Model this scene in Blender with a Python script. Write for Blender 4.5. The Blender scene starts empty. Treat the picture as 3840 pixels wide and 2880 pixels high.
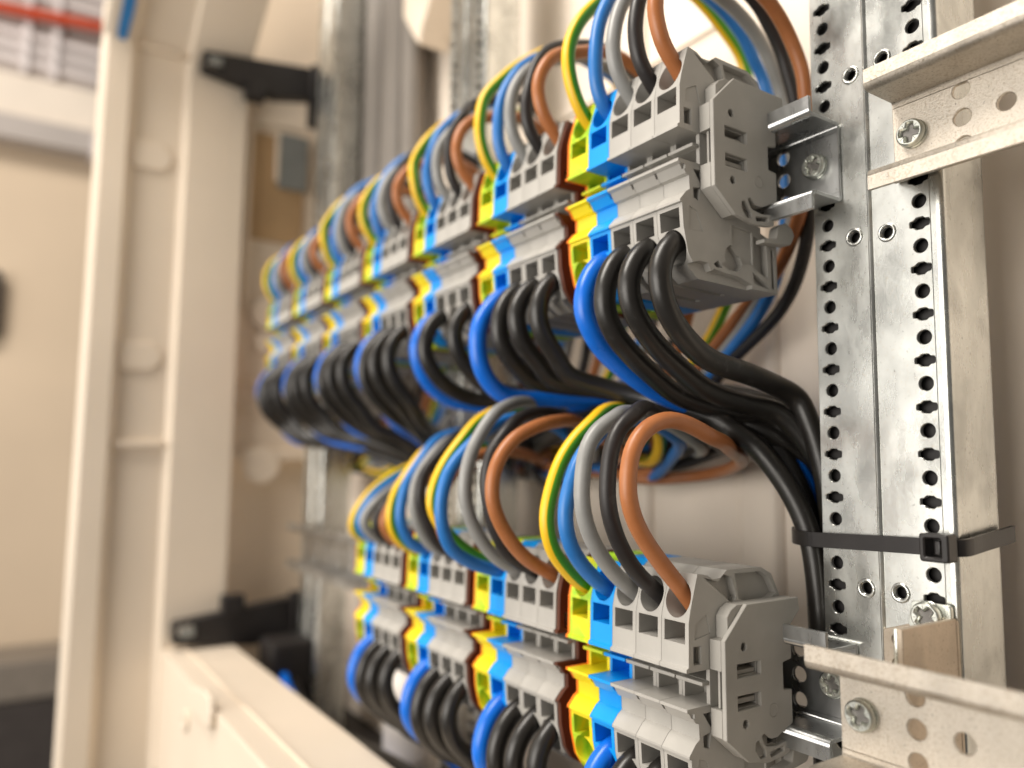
import bpy, bmesh, math, random
from mathutils import Vector, Matrix
from mathutils.geometry import delaunay_2d_cdt
random.seed(7)
S = 0.001                      # everything below is written in millimetres
sc = bpy.context.scene
COL = sc.collection

# ------------------------------------------------------------------ camera
cam_d = bpy.data.cameras.new("camera")
cam = bpy.data.objects.new("camera", cam_d); COL.objects.link(cam)
sc.camera = cam
cam_d.sensor_width = 36.0
cam_d.lens = 27.09
cam_d.clip_start = 0.01; cam_d.clip_end = 50
_R = [[0.553374, -0.084583, -0.828627], [0.832904, 0.064505, 0.549645], [0.00696, -0.994326, 0.106145]]
_C = Vector((144.3, -223.0, -100.0))
right = Vector([r[0] for r in _R]); up = -Vector([r[1] for r in _R]); back = -Vector([r[2] for r in _R])
M = Matrix.Identity(4)
for i in range(3):
    M[i][0] = right[i]; M[i][1] = up[i]; M[i][2] = back[i]; M[i][3] = _C[i]*S
cam.matrix_world = M
cam_d.dof.use_dof = True
cam_d.dof.focus_distance = 0.232
cam_d.dof.aperture_fstop = 5.4
sc.render.resolution_x = 1024; sc.render.resolution_y = 768

# ------------------------------------------------------------------ world + lamps
w = bpy.data.worlds.new("World"); sc.world = w; w.use_nodes = True
bg = w.node_tree.nodes["Background"]
bg.inputs[0].default_value = (1.0, 0.94, 0.86, 1); bg.inputs[1].default_value = 0.15

def area(name, loc, target, size, size_y, power, color):
    l = bpy.data.lights.new(name, 'AREA'); l.shape = 'RECTANGLE'; l.size = size; l.size_y = size_y
    l.energy = power; l.color = color
    o = bpy.data.objects.new(name, l); COL.objects.link(o)
    o.location = loc
    d = Vector(target) - Vector(loc)
    o.rotation_euler = d.to_track_quat('-Z', 'Y').to_euler()
    return o
area("ceiling_lamp", (-0.30, -0.85, 1.30), (-0.26, 0, -0.10), 0.5, 1.1, 36, (1.0, 0.93, 0.84))
area("added_left_fill", (-0.80, -1.35, 0.10), (0.0, 0, -0.08), 1.6, 1.3, 8.5, (1.0, 0.95, 0.89))  # unseen fill, added for the post to mirror; no known doorway
area("added_front_fill", (0.02, -1.30, -0.02), (-0.08, 0, -0.1), 0.9, 0.7, 14.0, (1.0, 0.94, 0.86))  # unseen fill added in front to brighten the back panel between the rows
sc.view_settings.view_transform = 'Standard'; sc.view_settings.look = 'None'
sc.view_settings.exposure = -0.10; sc.view_settings.gamma = 1.0

# ------------------------------------------------------------------ materials
def nt(name):
    m = bpy.data.materials.new(name); m.use_nodes = True
    return m, m.node_tree, m.node_tree.nodes, m.node_tree.links, m.node_tree.nodes["Principled BSDF"]

def ramp(n, l, src, stops):
    r = n.new("ShaderNodeValToRGB"); l.new(src, r.inputs[0])
    e = r.color_ramp.elements
    while len(e) < len(stops): e.new(0.5)
    for k, (p, c) in enumerate(stops):
        e[k].position = p; e[k].color = (*c, 1) if len(c) == 3 else c
    return r

def plastic(name, col, rough=0.42, var=0.10, bev=0.25, bump=0.02, scale=60, spec=0.45):
    m, t, n, l, p = nt(name)
    tc = n.new("ShaderNodeTexCoord")
    no = n.new("ShaderNodeTexNoise"); no.inputs["Scale"].default_value = scale; no.inputs["Detail"].default_value = 6
    l.new(tc.outputs["Object"], no.inputs["Vector"])
    a = tuple(c*(1-var) for c in col); b = tuple(min(1, c*(1+var)) for c in col)
    r = ramp(n, l, no.outputs["Fac"], [(0.3, a), (0.7, b)])
    l.new(r.outputs[0], p.inputs["Base Color"])
    rr = ramp(n, l, no.outputs["Fac"], [(0.25, (rough*0.85,)*3), (0.75, (min(1, rough*1.2),)*3)])
    l.new(rr.outputs[0], p.inputs["Roughness"])
    p.inputs["Specular IOR Level"].default_value = spec
    n2 = n.new("ShaderNodeTexNoise"); n2.inputs["Scale"].default_value = 2200; n2.inputs["Detail"].default_value = 3
    l.new(tc.outputs["Object"], n2.inputs["Vector"])
    bp = n.new("ShaderNodeBump"); bp.inputs["Strength"].default_value = bump*5; bp.inputs["Distance"].default_value = 0.0001
    l.new(n2.outputs["Fac"], bp.inputs["Height"])
    if bev:
        bv = n.new("ShaderNodeBevel"); bv.samples = 3; bv.inputs["Radius"].default_value = bev*S
        l.new(bv.outputs[0], bp.inputs["Normal"])
    l.new(bp.outputs[0], p.inputs["Normal"])
    return m

def zinc(name, col, rough=(0.22, 0.45), grain=0.5, stain=(0.50, 0.43, 0.34), stain_amt=0.5, bump=0.12, pit=900, streak=(1, 1, 0.4), lo=0.56, metal=0.93, cloud=0.25):
    """galvanised sheet: soft streaks along the roll, spangle, pits and tan stains"""
    m, t, n, l, p = nt(name)
    p.inputs["Metallic"].default_value = metal
    tc = n.new("ShaderNodeTexCoord")
    mp = n.new("ShaderNodeMapping"); mp.inputs["Scale"].default_value = streak
    l.new(tc.outputs["Object"], mp.inputs["Vector"])
    big = n.new("ShaderNodeTexNoise"); big.inputs["Scale"].default_value = 75; big.inputs["Detail"].default_value = 5; big.inputs["Roughness"].default_value = 0.6
    l.new(mp.outputs[0], big.inputs["Vector"])
    fine = n.new("ShaderNodeTexNoise"); fine.inputs["Scale"].default_value = pit; fine.inputs["Detail"].default_value = 5; fine.inputs["Roughness"].default_value = 0.7
    l.new(tc.outputs["Object"], fine.inputs["Vector"])
    dark = tuple(c*0.80 for c in col)
    base0 = ramp(n, l, big.outputs["Fac"], [(0.32, dark), (0.55, col), (0.75, tuple(min(1, c*1.12) for c in col))])
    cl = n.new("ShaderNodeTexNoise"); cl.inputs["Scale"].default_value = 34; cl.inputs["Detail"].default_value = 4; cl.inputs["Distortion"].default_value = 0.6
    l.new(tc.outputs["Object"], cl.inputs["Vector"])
    clr = ramp(n, l, cl.outputs["Fac"], [(0.33, (1-cloud,)*3), (0.52, (1, 1, 1))])  # dark clouds: patina, with smudged reflections put into the colour
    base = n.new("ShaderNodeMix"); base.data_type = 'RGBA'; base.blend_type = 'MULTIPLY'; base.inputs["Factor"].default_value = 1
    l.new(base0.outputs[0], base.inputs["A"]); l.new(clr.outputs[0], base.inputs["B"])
    st = ramp(n, l, fine.outputs["Fac"], [(lo, (0, 0, 0)), (lo+0.16, (stain_amt,)*3)])
    mx = n.new("ShaderNodeMix"); mx.data_type = 'RGBA'
    l.new(st.outputs[0], mx.inputs["Factor"]); l.new(base.outputs["Result"], mx.inputs["A"]); mx.inputs["B"].default_value = (*stain, 1)
    # small dark pits
    vo = n.new("ShaderNodeTexNoise"); vo.inputs["Scale"].default_value = pit*0.8; vo.inputs["Detail"].default_value = 2
    mp2 = n.new("ShaderNodeMapping"); mp2.inputs["Location"].default_value = (3.1, 1.7, 0.4)
    l.new(tc.outputs["Object"], mp2.inputs[0]); l.new(mp2.outputs[0], vo.inputs["Vector"])
    pr = ramp(n, l, vo.outputs["Fac"], [(0.66, (1, 1, 1)), (0.76, (1-grain,)*3)])
    mu = n.new("ShaderNodeMix"); mu.data_type = 'RGBA'; mu.blend_type = 'MULTIPLY'; mu.inputs["Factor"].default_value = 1
    l.new(mx.outputs["Result"], mu.inputs["A"]); l.new(pr.outputs[0], mu.inputs["B"])
    l.new(mu.outputs["Result"], p.inputs["Base Color"])
    rr = ramp(n, l, big.outputs["Fac"], [(0.3, (rough[0],)*3), (0.7, (rough[1],)*3)])
    l.new(rr.outputs[0], p.inputs["Roughness"])
    bp = n.new("ShaderNodeBump"); bp.inputs["Strength"].default_value = bump; bp.inputs["Distance"].default_value = 0.0003
    ad = n.new("ShaderNodeMath"); ad.operation = 'ADD'
    l.new(fine.outputs["Fac"], ad.inputs[0]); l.new(big.outputs["Fac"], ad.inputs[1])
    l.new(ad.outputs[0], bp.inputs["Height"]); l.new(bp.outputs[0], p.inputs["Normal"])
    return m

def earth_wire():
    m, t, n, l, p = nt("striped_insulation")
    uv = n.new("ShaderNodeUVMap"); uv.uv_map = "UVMap"
    sp = n.new("ShaderNodeSeparateXYZ"); l.new(uv.outputs[0], sp.inputs[0])
    r = ramp(n, l, sp.outputs["Y"], [(0.0, (0.07, 0.30, 0.01)), (0.17, (0.90, 0.54, 0.015)), (0.50, (0.20, 0.42, 0.02)), (0.58, (0.90, 0.54, 0.015)), (0.90, (0.07, 0.30, 0.01))])
    r.color_ramp.interpolation = 'CONSTANT'
    l.new(r.outputs[0], p.inputs["Base Color"]); p.inputs["Roughness"].default_value = 0.38
    return m

def earth_block():
    """moulded green and yellow plastic, swirled together as earth terminals are"""
    m, t, n, l, p = nt("green_yellow_plastic")
    tc = n.new("ShaderNodeTexCoord")
    no = n.new("ShaderNodeTexNoise"); no.inputs["Scale"].default_value = 70; no.inputs["Detail"].default_value = 2; no.inputs["Distortion"].default_value = 1.2
    l.new(tc.outputs["Object"], no.inputs["Vector"])
    sp = n.new("ShaderNodeSeparateXYZ"); l.new(tc.outputs["Object"], sp.inputs[0])
    mr = n.new("ShaderNodeMapRange"); mr.inputs[1].default_value = -0.020; mr.inputs[2].default_value = 0.006; mr.inputs[3].default_value = 0; mr.inputs[4].default_value = 1
    l.new(sp.outputs["Z"], mr.inputs[0])
    band = ramp(n, l, mr.outputs[0], [(0.0, (0.02,)*3), (0.10, (0.30,)*3), (0.62, (0.26,)*3), (0.80, (0.0,)*3), (1.0, (-0.02,)*3)])
    ad = n.new("ShaderNodeMath"); ad.operation = 'ADD'; l.new(no.outputs["Fac"], ad.inputs[0]); l.new(band.outputs[0], ad.inputs[1])
    r = ramp(n, l, ad.outputs[0], [(0.36, (0.20, 0.50, 0.02)), (0.52, (0.55, 0.70, 0.03)), (0.64, (0.86, 0.70, 0.015))])
    l.new(r.outputs[0], p.inputs["Base Color"]); p.inputs["Roughness"].default_value = 0.4
    bv = n.new("ShaderNodeBevel"); bv.samples = 3; bv.inputs["Radius"].default_value = 0.25*S
    l.new(bv.outputs[0], p.inputs["Normal"])
    return m

def wire_mat(name, col, rough=0.36, scuff=0.0, spec=0.5):
    m, t, n, l, p = nt(name)
    tc = n.new("ShaderNodeTexCoord")
    no = n.new("ShaderNodeTexNoise"); no.inputs["Scale"].default_value = 160; no.inputs["Detail"].default_value = 8; no.inputs["Roughness"].default_value = 0.65
    l.new(tc.outputs["Object"], no.inputs["Vector"])
    hi = tuple(c + scuff*(0.35 - c) for c in col)
    r = ramp(n, l, no.outputs["Fac"], [(0.30, tuple(c*0.88 for c in col)), (0.60, col), (0.78, hi)])
    l.new(r.outputs[0], p.inputs["Base Color"])
    rr = ramp(n, l, no.outputs["Fac"], [(0.3, (rough*0.85,)*3), (0.7, (rough*1.25,)*3)])
    l.new(rr.outputs[0], p.inputs["Roughness"]); p.inputs["Specular IOR Level"].default_value = spec
    bp = n.new("ShaderNodeBump"); bp.inputs["Strength"].default_value = 0.06; bp.inputs["Distance"].default_value = 0.0004
    l.new(no.outputs["Fac"], bp.inputs["Height"]); l.new(bp.outputs[0], p.inputs["Normal"])
    return m

MAT = {
 'grey': plastic("grey_plastic", (0.415, 0.40, 0.37)),
 'bracket': plastic("bracket_grey_plastic", (0.375, 0.36, 0.33), rough=0.45),
 'blue': plastic("blue_plastic", (0.001, 0.32, 0.86), var=0.04),
 'earth': earth_block(),
 'brown_plate': plastic("brown_plastic", (0.11, 0.035, 0.018)),
 'orange_plate': plastic("orange_plastic", (0.95, 0.20, 0.01)),
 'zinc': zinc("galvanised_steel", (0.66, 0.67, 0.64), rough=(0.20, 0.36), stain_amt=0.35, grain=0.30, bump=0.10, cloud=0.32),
 'rail': zinc("rail_zinc", (0.56, 0.57, 0.57), rough=(0.22, 0.38), stain_amt=0.2, grain=0.2, bump=0.06),
 'rail_yellow': zinc("passivated_rail_zinc", (0.60, 0.55, 0.48), rough=(0.42, 0.58), stain=(0.40, 0.33, 0.25), stain_amt=0.9, grain=0.75, bump=0.6, pit=1500, lo=0.50, cloud=0.18),
 'standoff': zinc("standoff_zinc", (0.55, 0.47, 0.38), rough=(0.4, 0.55), stain=(0.28, 0.20, 0.14), stain_amt=0.6, grain=0.5, bump=0.2, pit=1300),
 'screw': zinc("screw_zinc", (0.72, 0.74, 0.68), rough=(0.18, 0.34), stain_amt=0.2, grain=0.25, bump=0.1, pit=1800),
 'spring': zinc("clamp_steel", (0.20, 0.19, 0.18), rough=(0.3, 0.5), stain_amt=0.1, bump=0.05),
 'PE': earth_wire(),
 'N': wire_mat("blue_insulation", (0.025, 0.19, 0.56)),
 'G': wire_mat("grey_insulation", (0.32, 0.32, 0.31), scuff=0.1),
 'B': wire_mat("black_insulation", (0.022, 0.019, 0.019), rough=0.42, scuff=0.12),
 'Br': wire_mat("brown_insulation", (0.44, 0.16, 0.055), scuff=0.1),
 'thickN': wire_mat("thick_blue_sheath", (0.004, 0.16, 0.74), rough=0.30),
 'thickB': wire_mat("thick_black_sheath", (0.018, 0.016, 0.014), rough=0.33, scuff=0.18, spec=0.55),
 'tie': plastic("black_nylon", (0.016, 0.014, 0.014), rough=0.34, var=0.2),
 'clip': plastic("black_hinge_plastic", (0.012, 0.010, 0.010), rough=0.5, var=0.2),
 'cream': plastic("cream_cabinet_plastic", (0.77, 0.665, 0.54), rough=0.45, bev=0.8, var=0.03, scale=12),
 'wall': plastic("cream_back_panel", (0.86, 0.76, 0.65), rough=0.5, bev=0, var=0.05, scale=14),
 'tan': plastic("tan_board", (0.48, 0.32, 0.17), rough=0.7, bev=0, var=0.1, scale=20),
 'slate': plastic("blue_grey_plastic", (0.24, 0.25, 0.24), rough=0.5, bev=0.5),
 'conduit': plastic("grey_conduit_plastic", (0.23, 0.205, 0.18), rough=0.62, bev=0, var=0.08, scale=30),
 'room': plastic("painted_room_wall", (0.76, 0.61, 0.45), rough=0.7, bev=0, var=0.06, scale=3),
 'mauve': plastic("mauve_grey_paint", (0.50, 0.45, 0.42), rough=0.7, bev=0, scale=4),
 'lilac': plastic("pale_lilac_slat_paint", (0.78, 0.72, 0.71), rough=0.6, bev=0, scale=4),
 'red': plastic("red_pipe_paint", (0.60, 0.07, 0.02), rough=0.5, bev=0),
 'lid': plastic("grey_brown_lid_paint", (0.24, 0.205, 0.17), rough=0.6, bev=0),
 'white': plastic("white_sleeve_plastic", (0.85, 0.80, 0.74), rough=0.5, bev=0),
 'dark': plastic("dark_brown_paint", (0.060, 0.050, 0.046), rough=0.6, bev=0),
 'blue_mark': plastic("blue_tape", (0.03, 0.20, 0.50), rough=0.5, bev=0),
}

# ------------------------------------------------------------------ helpers
def tag(o, label=None, cat=None, group=None, kind=None):
    if label: o['label'] = label
    if cat: o['category'] = cat
    if group: o['group'] = group
    if kind: o['kind'] = kind
    return o

def link(name, mesh, mat=None, parent=None, loc=None):
    o = bpy.data.objects.new(name, mesh); COL.objects.link(o)
    if mat is not None and len(mesh.materials) == 0: mesh.materials.append(MAT[mat])
    if parent is not None: o.parent = parent
    if loc is not None: o.location = Vector(loc)*S
    return o

def thing(name, label, cat, loc=(0, 0, 0), group=None):
    o = bpy.data.objects.new(name, None); COL.objects.link(o); o.location = Vector(loc)*S
    o.empty_display_size = 0.01
    return tag(o, label, cat, group)

def smooth(me, ang=40):
    flags = [True]*len(me.polygons)
    for i, p in enumerate(me.polygons):
        if max(abs(c) for c in p.normal) > 0.9995: flags[i] = False      # flat sheets stay flat
    me.set_sharp_from_angle(angle=math.radians(ang))
    me.polygons.foreach_set("use_smooth", flags)
    return me

def circle(cx, cy, r, n=28, a0=0):
    return [(cx + r*math.cos(a0+2*math.pi*k/n), cy + r*math.sin(a0+2*math.pi*k/n)) for k in range(n)]

def fillet(pts, r, n=4, closed=True):
    """round the corners of a 2-D outline; r a number or one per corner"""
    out = []; N = len(pts)
    for i, p in enumerate(pts):
        ri = r[i] if isinstance(r, (list, tuple)) else r
        if (not closed and i in (0, N-1)) or ri <= 0: out.append(tuple(p)); continue
        p = Vector(p); a = Vector(pts[i-1]) - p; b = Vector(pts[(i+1) % N]) - p
        la, lb = a.length, b.length
        if la < 1e-6 or lb < 1e-6: out.append(tuple(p)); continue
        a /= la; b /= lb
        ang = math.acos(max(-1, min(1, a.dot(b))))
        if ang > 3.05 or ang < 0.05: out.append(tuple(p)); continue
        d = min(ri/math.tan(ang/2), la*0.48, lb*0.48)
        q0 = p + a*d; q1 = p + b*d
        for k in range(n+1):
            t = k/n
            out.append(tuple((1-t)**2*q0 + 2*t*(1-t)*p + t*t*q1))
    return out

def plate(outline, holes, axis, a, b, bev=0.0, ang=40):
    """2-D outline with holes, extruded from a to b along an axis (mm) -> mesh in metres"""
    def area2(q): return sum(q[i-1][0]*q[i][1]-q[i][0]*q[i-1][1] for i in range(len(q)))
    loops = []
    for i, poly in enumerate([outline]+list(holes)):
        q = [Vector((x, y)) for x, y in poly]
        q = [c for j, c in enumerate(q) if (c-q[j-1]).length > 1e-4]
        if (area2(q) > 0) != (i == 0): q.reverse()
        loops.append(q)
    def inset(q):
        out = []
        for i, c in enumerate(q):
            d0 = (c-q[i-1]).normalized(); d1 = (q[(i+1) % len(q)]-c).normalized()
            n0 = Vector((-d0.y, d0.x)); n1 = Vector((-d1.y, d1.x)); m = n0+n1
            k = m.dot(n0)
            out.append(c + m*(bev/max(k, 0.6)) if m.length > 1e-4 else c)
        return out
    caps = [inset(q) for q in loops] if bev > 0 else loops
    lo, hi = min(a, b), max(a, b)
    def P(c, d):
        if axis == 'X': return (d*S, c[0]*S, c[1]*S)
        if axis == 'Y': return (c[0]*S, d*S, c[1]*S)
        return (c[0]*S, c[1]*S, d*S)
    bm = bmesh.new()
    levels = [(caps, lo), (loops, lo+bev), (loops, hi-bev), (caps, hi)] if bev > 0 else [(loops, lo), (loops, hi)]
    rings = [[[bm.verts.new(P(c, d)) for c in q] for q in L] for L, d in levels]
    for r0, r1 in zip(rings, rings[1:]):
        for q0, q1 in zip(r0, r1):
            for i in range(len(q0)):
                bm.faces.new((q0[i-1], q0[i], q1[i], q1[i-1]))
    flat = [c for q in caps for c in q]; edges = []; o = 0
    for q in caps:
        edges += [(o+i, o+(i+1) % len(q)) for i in range(len(q))]; o += len(q)
    vo, eo, fo, ov, oe, of = delaunay_2d_cdt(flat, edges, [], 1, 1e-6)
    boxes = [(min(c.x for c in q), max(c.x for c in q), min(c.y for c in q), max(c.y for c in q)) for q in caps]
    def inside(c, q):
        r = False
        for i in range(len(q)):
            p0, p1 = q[i-1], q[i]
            if (p0.y > c.y) != (p1.y > c.y) and c.x < (p1.x-p0.x)*(c.y-p0.y)/(p1.y-p0.y)+p0.x: r = not r
        return r
    def keep(f):
        c = (vo[f[0]]+vo[f[1]]+vo[f[2]])/3
        for i, (q, bb) in enumerate(zip(caps, boxes)):
            hit = bb[0] <= c.x <= bb[1] and bb[2] <= c.y <= bb[3] and inside(c, q)
            if hit == (i > 0): return False
        return True
    fo = [f for f in fo if keep(f)]
    for ring in (rings[0], rings[-1]):
        rv = [v for q in ring for v in q]; dd = lo if ring is rings[0] else hi
        mp = [rv[ov[i][0]] if ov[i] else bm.verts.new(P(vo[i], dd)) for i in range(len(vo))]
        for f in fo:
            vs = [mp[i] for i in f]
            if len(set(vs)) == len(vs):
                try: bm.faces.new(vs)
                except ValueError: pass
    bmesh.ops.recalc_face_normals(bm, faces=bm.faces)
    me = bpy.data.meshes.new("plate"); bm.to_mesh(me); bm.free()
    return smooth(me, ang)

def boxm(x0, x1, y0, y1, z0, z1, bev=0.3):
    bm = bmesh.new(); bmesh.ops.create_cube(bm, size=1)
    for v in bm.verts:
        v.co = ((x0+x1)/2*S + v.co.x*(x1-x0)*S, (y0+y1)/2*S + v.co.y*(y1-y0)*S, (z0+z1)/2*S + v.co.z*(z1-z0)*S)
    if bev: bmesh.ops.bevel(bm, geom=list(bm.edges), offset=bev*S, segments=2, affect='EDGES', profile=0.5)
    me = bpy.data.meshes.new("box"); bm.to_mesh(me); bm.free()
    return smooth(me, 40)

def join(*meshes):
    bm = bmesh.new()
    for m in meshes: bm.from_mesh(m)
    me = bpy.data.meshes.new("joined"); bm.to_mesh(me); bm.free()
    for m in meshes: bpy.data.meshes.remove(m)
    return smooth(me, 40)

def boolean(me, cutters):
    a = bpy.data.objects.new("a", me); COL.objects.link(a)
    obs = []
    for c in cutters:
        b = bpy.data.objects.new("b", c); COL.objects.link(b); obs.append(b)
        md = a.modifiers.new("cut", 'BOOLEAN'); md.operation = 'DIFFERENCE'; md.solver = 'EXACT'; md.object = b
    dg = bpy.context.evaluated_depsgraph_get()
    out = bpy.data.meshes.new_from_object(a.evaluated_get(dg))
    for b in obs: bpy.data.objects.remove(b)
    bpy.data.objects.remove(a)
    return smooth(out, 35)

def cone(p0, p1, r0, r1, n=36, sx=1.0):
    """truncated cone between two points (mm)"""
    p0 = Vector(p0); p1 = Vector(p1); d = (p1-p0).normalized()
    u = Vector((1, 0, 0)); v = d.cross(u).normalized()
    bm = bmesh.new(); rings = []
    for p, r in ((p0, r0), (p1, r1)):
        rings.append([bm.verts.new((p + u*(r*sx*math.cos(2*math.pi*k/n)) + v*(r*math.sin(2*math.pi*k/n)))*S) for k in range(n)])
    for k in range(n):
        bm.faces.new((rings[0][k], rings[0][(k+1) % n], rings[1][(k+1) % n], rings[1][k]))
    bm.faces.new(rings[0]); bm.faces.new(rings[1])
    bmesh.ops.recalc_face_normals(bm, faces=bm.faces)
    me = bpy.data.meshes.new("cone"); bm.to_mesh(me); bm.free()
    return me

def spline(pts, step=2.0):
    P = [Vector(p) for p in pts]
    P = [P[0]*2-P[1]] + P + [P[-1]*2-P[-2]]
    out = []
    for i in range(1, len(P)-2):
        p0, p1, p2, p3 = P[i-1:i+3]
        # centripetal Catmull-Rom
        t0 = 0; t1 = t0+max(1e-4, (p1-p0).length**0.5); t2 = t1+max(1e-4, (p2-p1).length**0.5); t3 = t2+max(1e-4, (p3-p2).length**0.5)
        n = max(2, int((p2-p1).length/step))
        for k in range(n):
            t = t1+(t2-t1)*k/n
            A1 = (t1-t)/(t1-t0)*p0+(t-t0)/(t1-t0)*p1; A2 = (t2-t)/(t2-t1)*p1+(t-t1)/(t2-t1)*p2; A3 = (t3-t)/(t3-t2)*p2+(t-t2)/(t3-t2)*p3
            B1 = (t2-t)/(t2-t0)*A1+(t-t0)/(t2-t0)*A2; B2 = (t3-t)/(t3-t1)*A2+(t-t1)/(t3-t1)*A3
            out.append((t2-t)/(t2-t1)*B1+(t-t1)/(t2-t1)*B2)
    out.append(P[-2])
    for _ in range(2):
        out = [out[0]]+[(out[i-1]+out[i]*2+out[i+1])/4 for i in range(1, len(out)-1)]+[out[-1]]
    return out

def tube(pts, r, n=18, step=2.0, twist=0.0):
    """swept round wire with UVs (u along, v around)"""
    C = spline(pts, step); org = C[0].copy()
    bm = bmesh.new(); uvl = bm.loops.layers.uv.new("UVMap")
    rings = []; T = (C[1]-C[0]).normalized()
    nrm = Vector((1, 0, 0)) - T*T.x
    nrm = nrm.normalized() if nrm.length > 1e-3 else Vector((0, 1, 0))
    for i, c in enumerate(C):
        t = (C[min(i+1, len(C)-1)]-C[max(i-1, 0)]).normalized()
        nrm = (nrm - t*nrm.dot(t)).normalized(); b = t.cross(nrm)
        rings.append([bm.verts.new(((c-org) + nrm*(r*math.cos(2*math.pi*k/n+twist*i)) + b*(r*math.sin(2*math.pi*k/n+twist*i)))*S) for k in range(n)])
    for i in range(len(C)-1):
        for k in range(n):
            f = bm.faces.new((rings[i][k], rings[i][(k+1) % n], rings[i+1][(k+1) % n], rings[i+1][k]))
            f.smooth = True
            for lp, (du, dv) in zip(f.loops, ((0, 0), (0, 1), (1, 1), (1, 0))):
                lp[uvl].uv = ((i+du)/len(C), (k+dv)/n)
    for rg in (rings[0], rings[-1]):
        bm.faces.new(rg)
    bmesh.ops.recalc_face_normals(bm, faces=bm.faces)
    me = bpy.data.meshes.new("wire"); bm.to_mesh(me); bm.free()
    return me, org

ORD = ['first', 'second', 'third', 'fourth', 'fifth', 'sixth', 'seventh']
RAILZ = {'upper': 0.0, 'lower': -167.0}
NCL = {'upper': 7, 'lower': 4}
PITCH = 65.2
XL = {'PE': -72.3, 'N': -60.9, 'G': -49.55, 'B': -38.2, 'Br': -26.85}   # middles of the five terminals of the first cluster
WID = 11.3
KEYS = ['PE', 'N', 'G', 'B', 'Br']

# ------------------------------------------------------------------ post
def slot(cx, cz, flip=1):
    h = [(-2.95, -0.85), (-1.7, -1.1), (-0.95, -1.8), (0.95, -1.8), (1.7, -1.15), (2.95, -1.0), (2.95, 1.0), (1.7, 1.15), (0.95, 1.8), (-0.95, 1.8), (-1.7, 1.1), (-2.95, 0.85)]
    return fillet([(cx+flip*x, cz+z) for x, z in h], 0.5, 2)

def strip_section(path, t, r):
    """sheet of thickness t following a 2-D path with rounded bends -> closed outline"""
    a = fillet(path, r, 6, closed=False)
    L, R_ = [], []
    for i, p in enumerate(a):
        p = Vector(p); d = (Vector(a[min(i+1, len(a)-1)]) - Vector(a[max(i-1, 0)])).normalized(); n = Vector((-d.y, d.x))
        L.append(tuple(p+n*t/2)); R_.append(tuple(p-n*t/2))
    return L+R_[::-1]

def make_post(label, x0, z0, z1, dimples, hole_z0=48.8, group="perforated steel posts behind the rails"):
    t = thing('perforated_post', label, 'post', (x0, 0, 0), group)
    holes = []
    k0 = int((hole_z0-z1)/13.74)-1; k1 = int((hole_z0-z0)/13.74)+1
    for k in range(k0, k1+1):
        z = hole_z0-13.74*k
        if z0+3 < z < z1-3:
            holes.append(circle(-5.5, z, 2.05, 24)); holes.append(circle(25.1, z, 2.1, 24))
        z -= 6.87
        if z0+3 < z < z1-3:
            holes.append(slot(-5.7, z)); holes.append(slot(25.0, z))
    for (x, z) in dimples: holes.append(circle(x, z, 1.75, 20))
    link('front_face', plate([(-10.4, z0), (8.9, z0), (8.9, z1), (-10.4, z1)], [h for h in holes if h[0][0] < 9], 'Y', 1.5, 3.0, 0.22), 'zinc', t)
    link('front_face', plate([(10.1, z0), (28.4, z0), (28.4, z1), (10.1, z1)], [h for h in holes if h[0][0] >= 9], 'Y', 1.5, 3.0, 0.22), 'zinc', t)
    link('rolled_rib', plate(fillet([(8.7, 2.0), (8.75, 1.2), (9.5, 0.55), (10.25, 1.2), (10.3, 2.0), (9.9, 3.2), (9.1, 3.2)], 0.3, 3), [], 'Z', z0, z1, 0.0), 'zinc', t)
    side = strip_section([(28.45, 2.25), (31.4, 2.25), (31.4, 27.0), (26.5, 27.0)], 1.5, 2.8)
    link('side_face', plate(side, [], 'Z', z0, z1, 0.0, 60), 'zinc', t)
    link('back_face', plate([(-10.4, z0), (30.4, z0), (30.4, z1), (-10.4, z1)], [], 'Y', 26.0, 26.2, 0), 'zinc', t)
    link('hole_shade_sheet', plate([(-10.6, z0), (30.6, z0), (30.6, z1), (-10.6, z1)], [], 'Y', 5.2, 5.6, 0), 'clip', t)  # added black sheet: paints the dark of the hollow post behind its holes
    lside = strip_section([(-10.5, 3.1), (-11.3, 4.2), (-11.3, 27.0), (-7.0, 27.0)], 1.3, 1.6)
    link('side_face', plate(lside, [], 'Z', z0, z1, 0.0, 60), 'zinc', t)
    for (x, z) in dimples:
        ring, _ = tube([(x+2.45*math.cos(a*math.pi/10), 1.45, z+2.45*math.sin(a*math.pi/10)) for a in range(21)], 0.55, 8, 1.0)
        o = link('pressed_collar', ring, 'zinc', t, (x+2.45, 1.45, z))
    return t

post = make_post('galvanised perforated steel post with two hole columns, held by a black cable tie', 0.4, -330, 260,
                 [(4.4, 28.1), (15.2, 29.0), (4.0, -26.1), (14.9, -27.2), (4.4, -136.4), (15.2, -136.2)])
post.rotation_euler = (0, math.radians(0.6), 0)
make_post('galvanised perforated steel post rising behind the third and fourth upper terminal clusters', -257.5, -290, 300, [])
make_post('galvanised steel post at the far end, beside the open cream cabinet side', -511.5, -330, 330, [])

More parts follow.
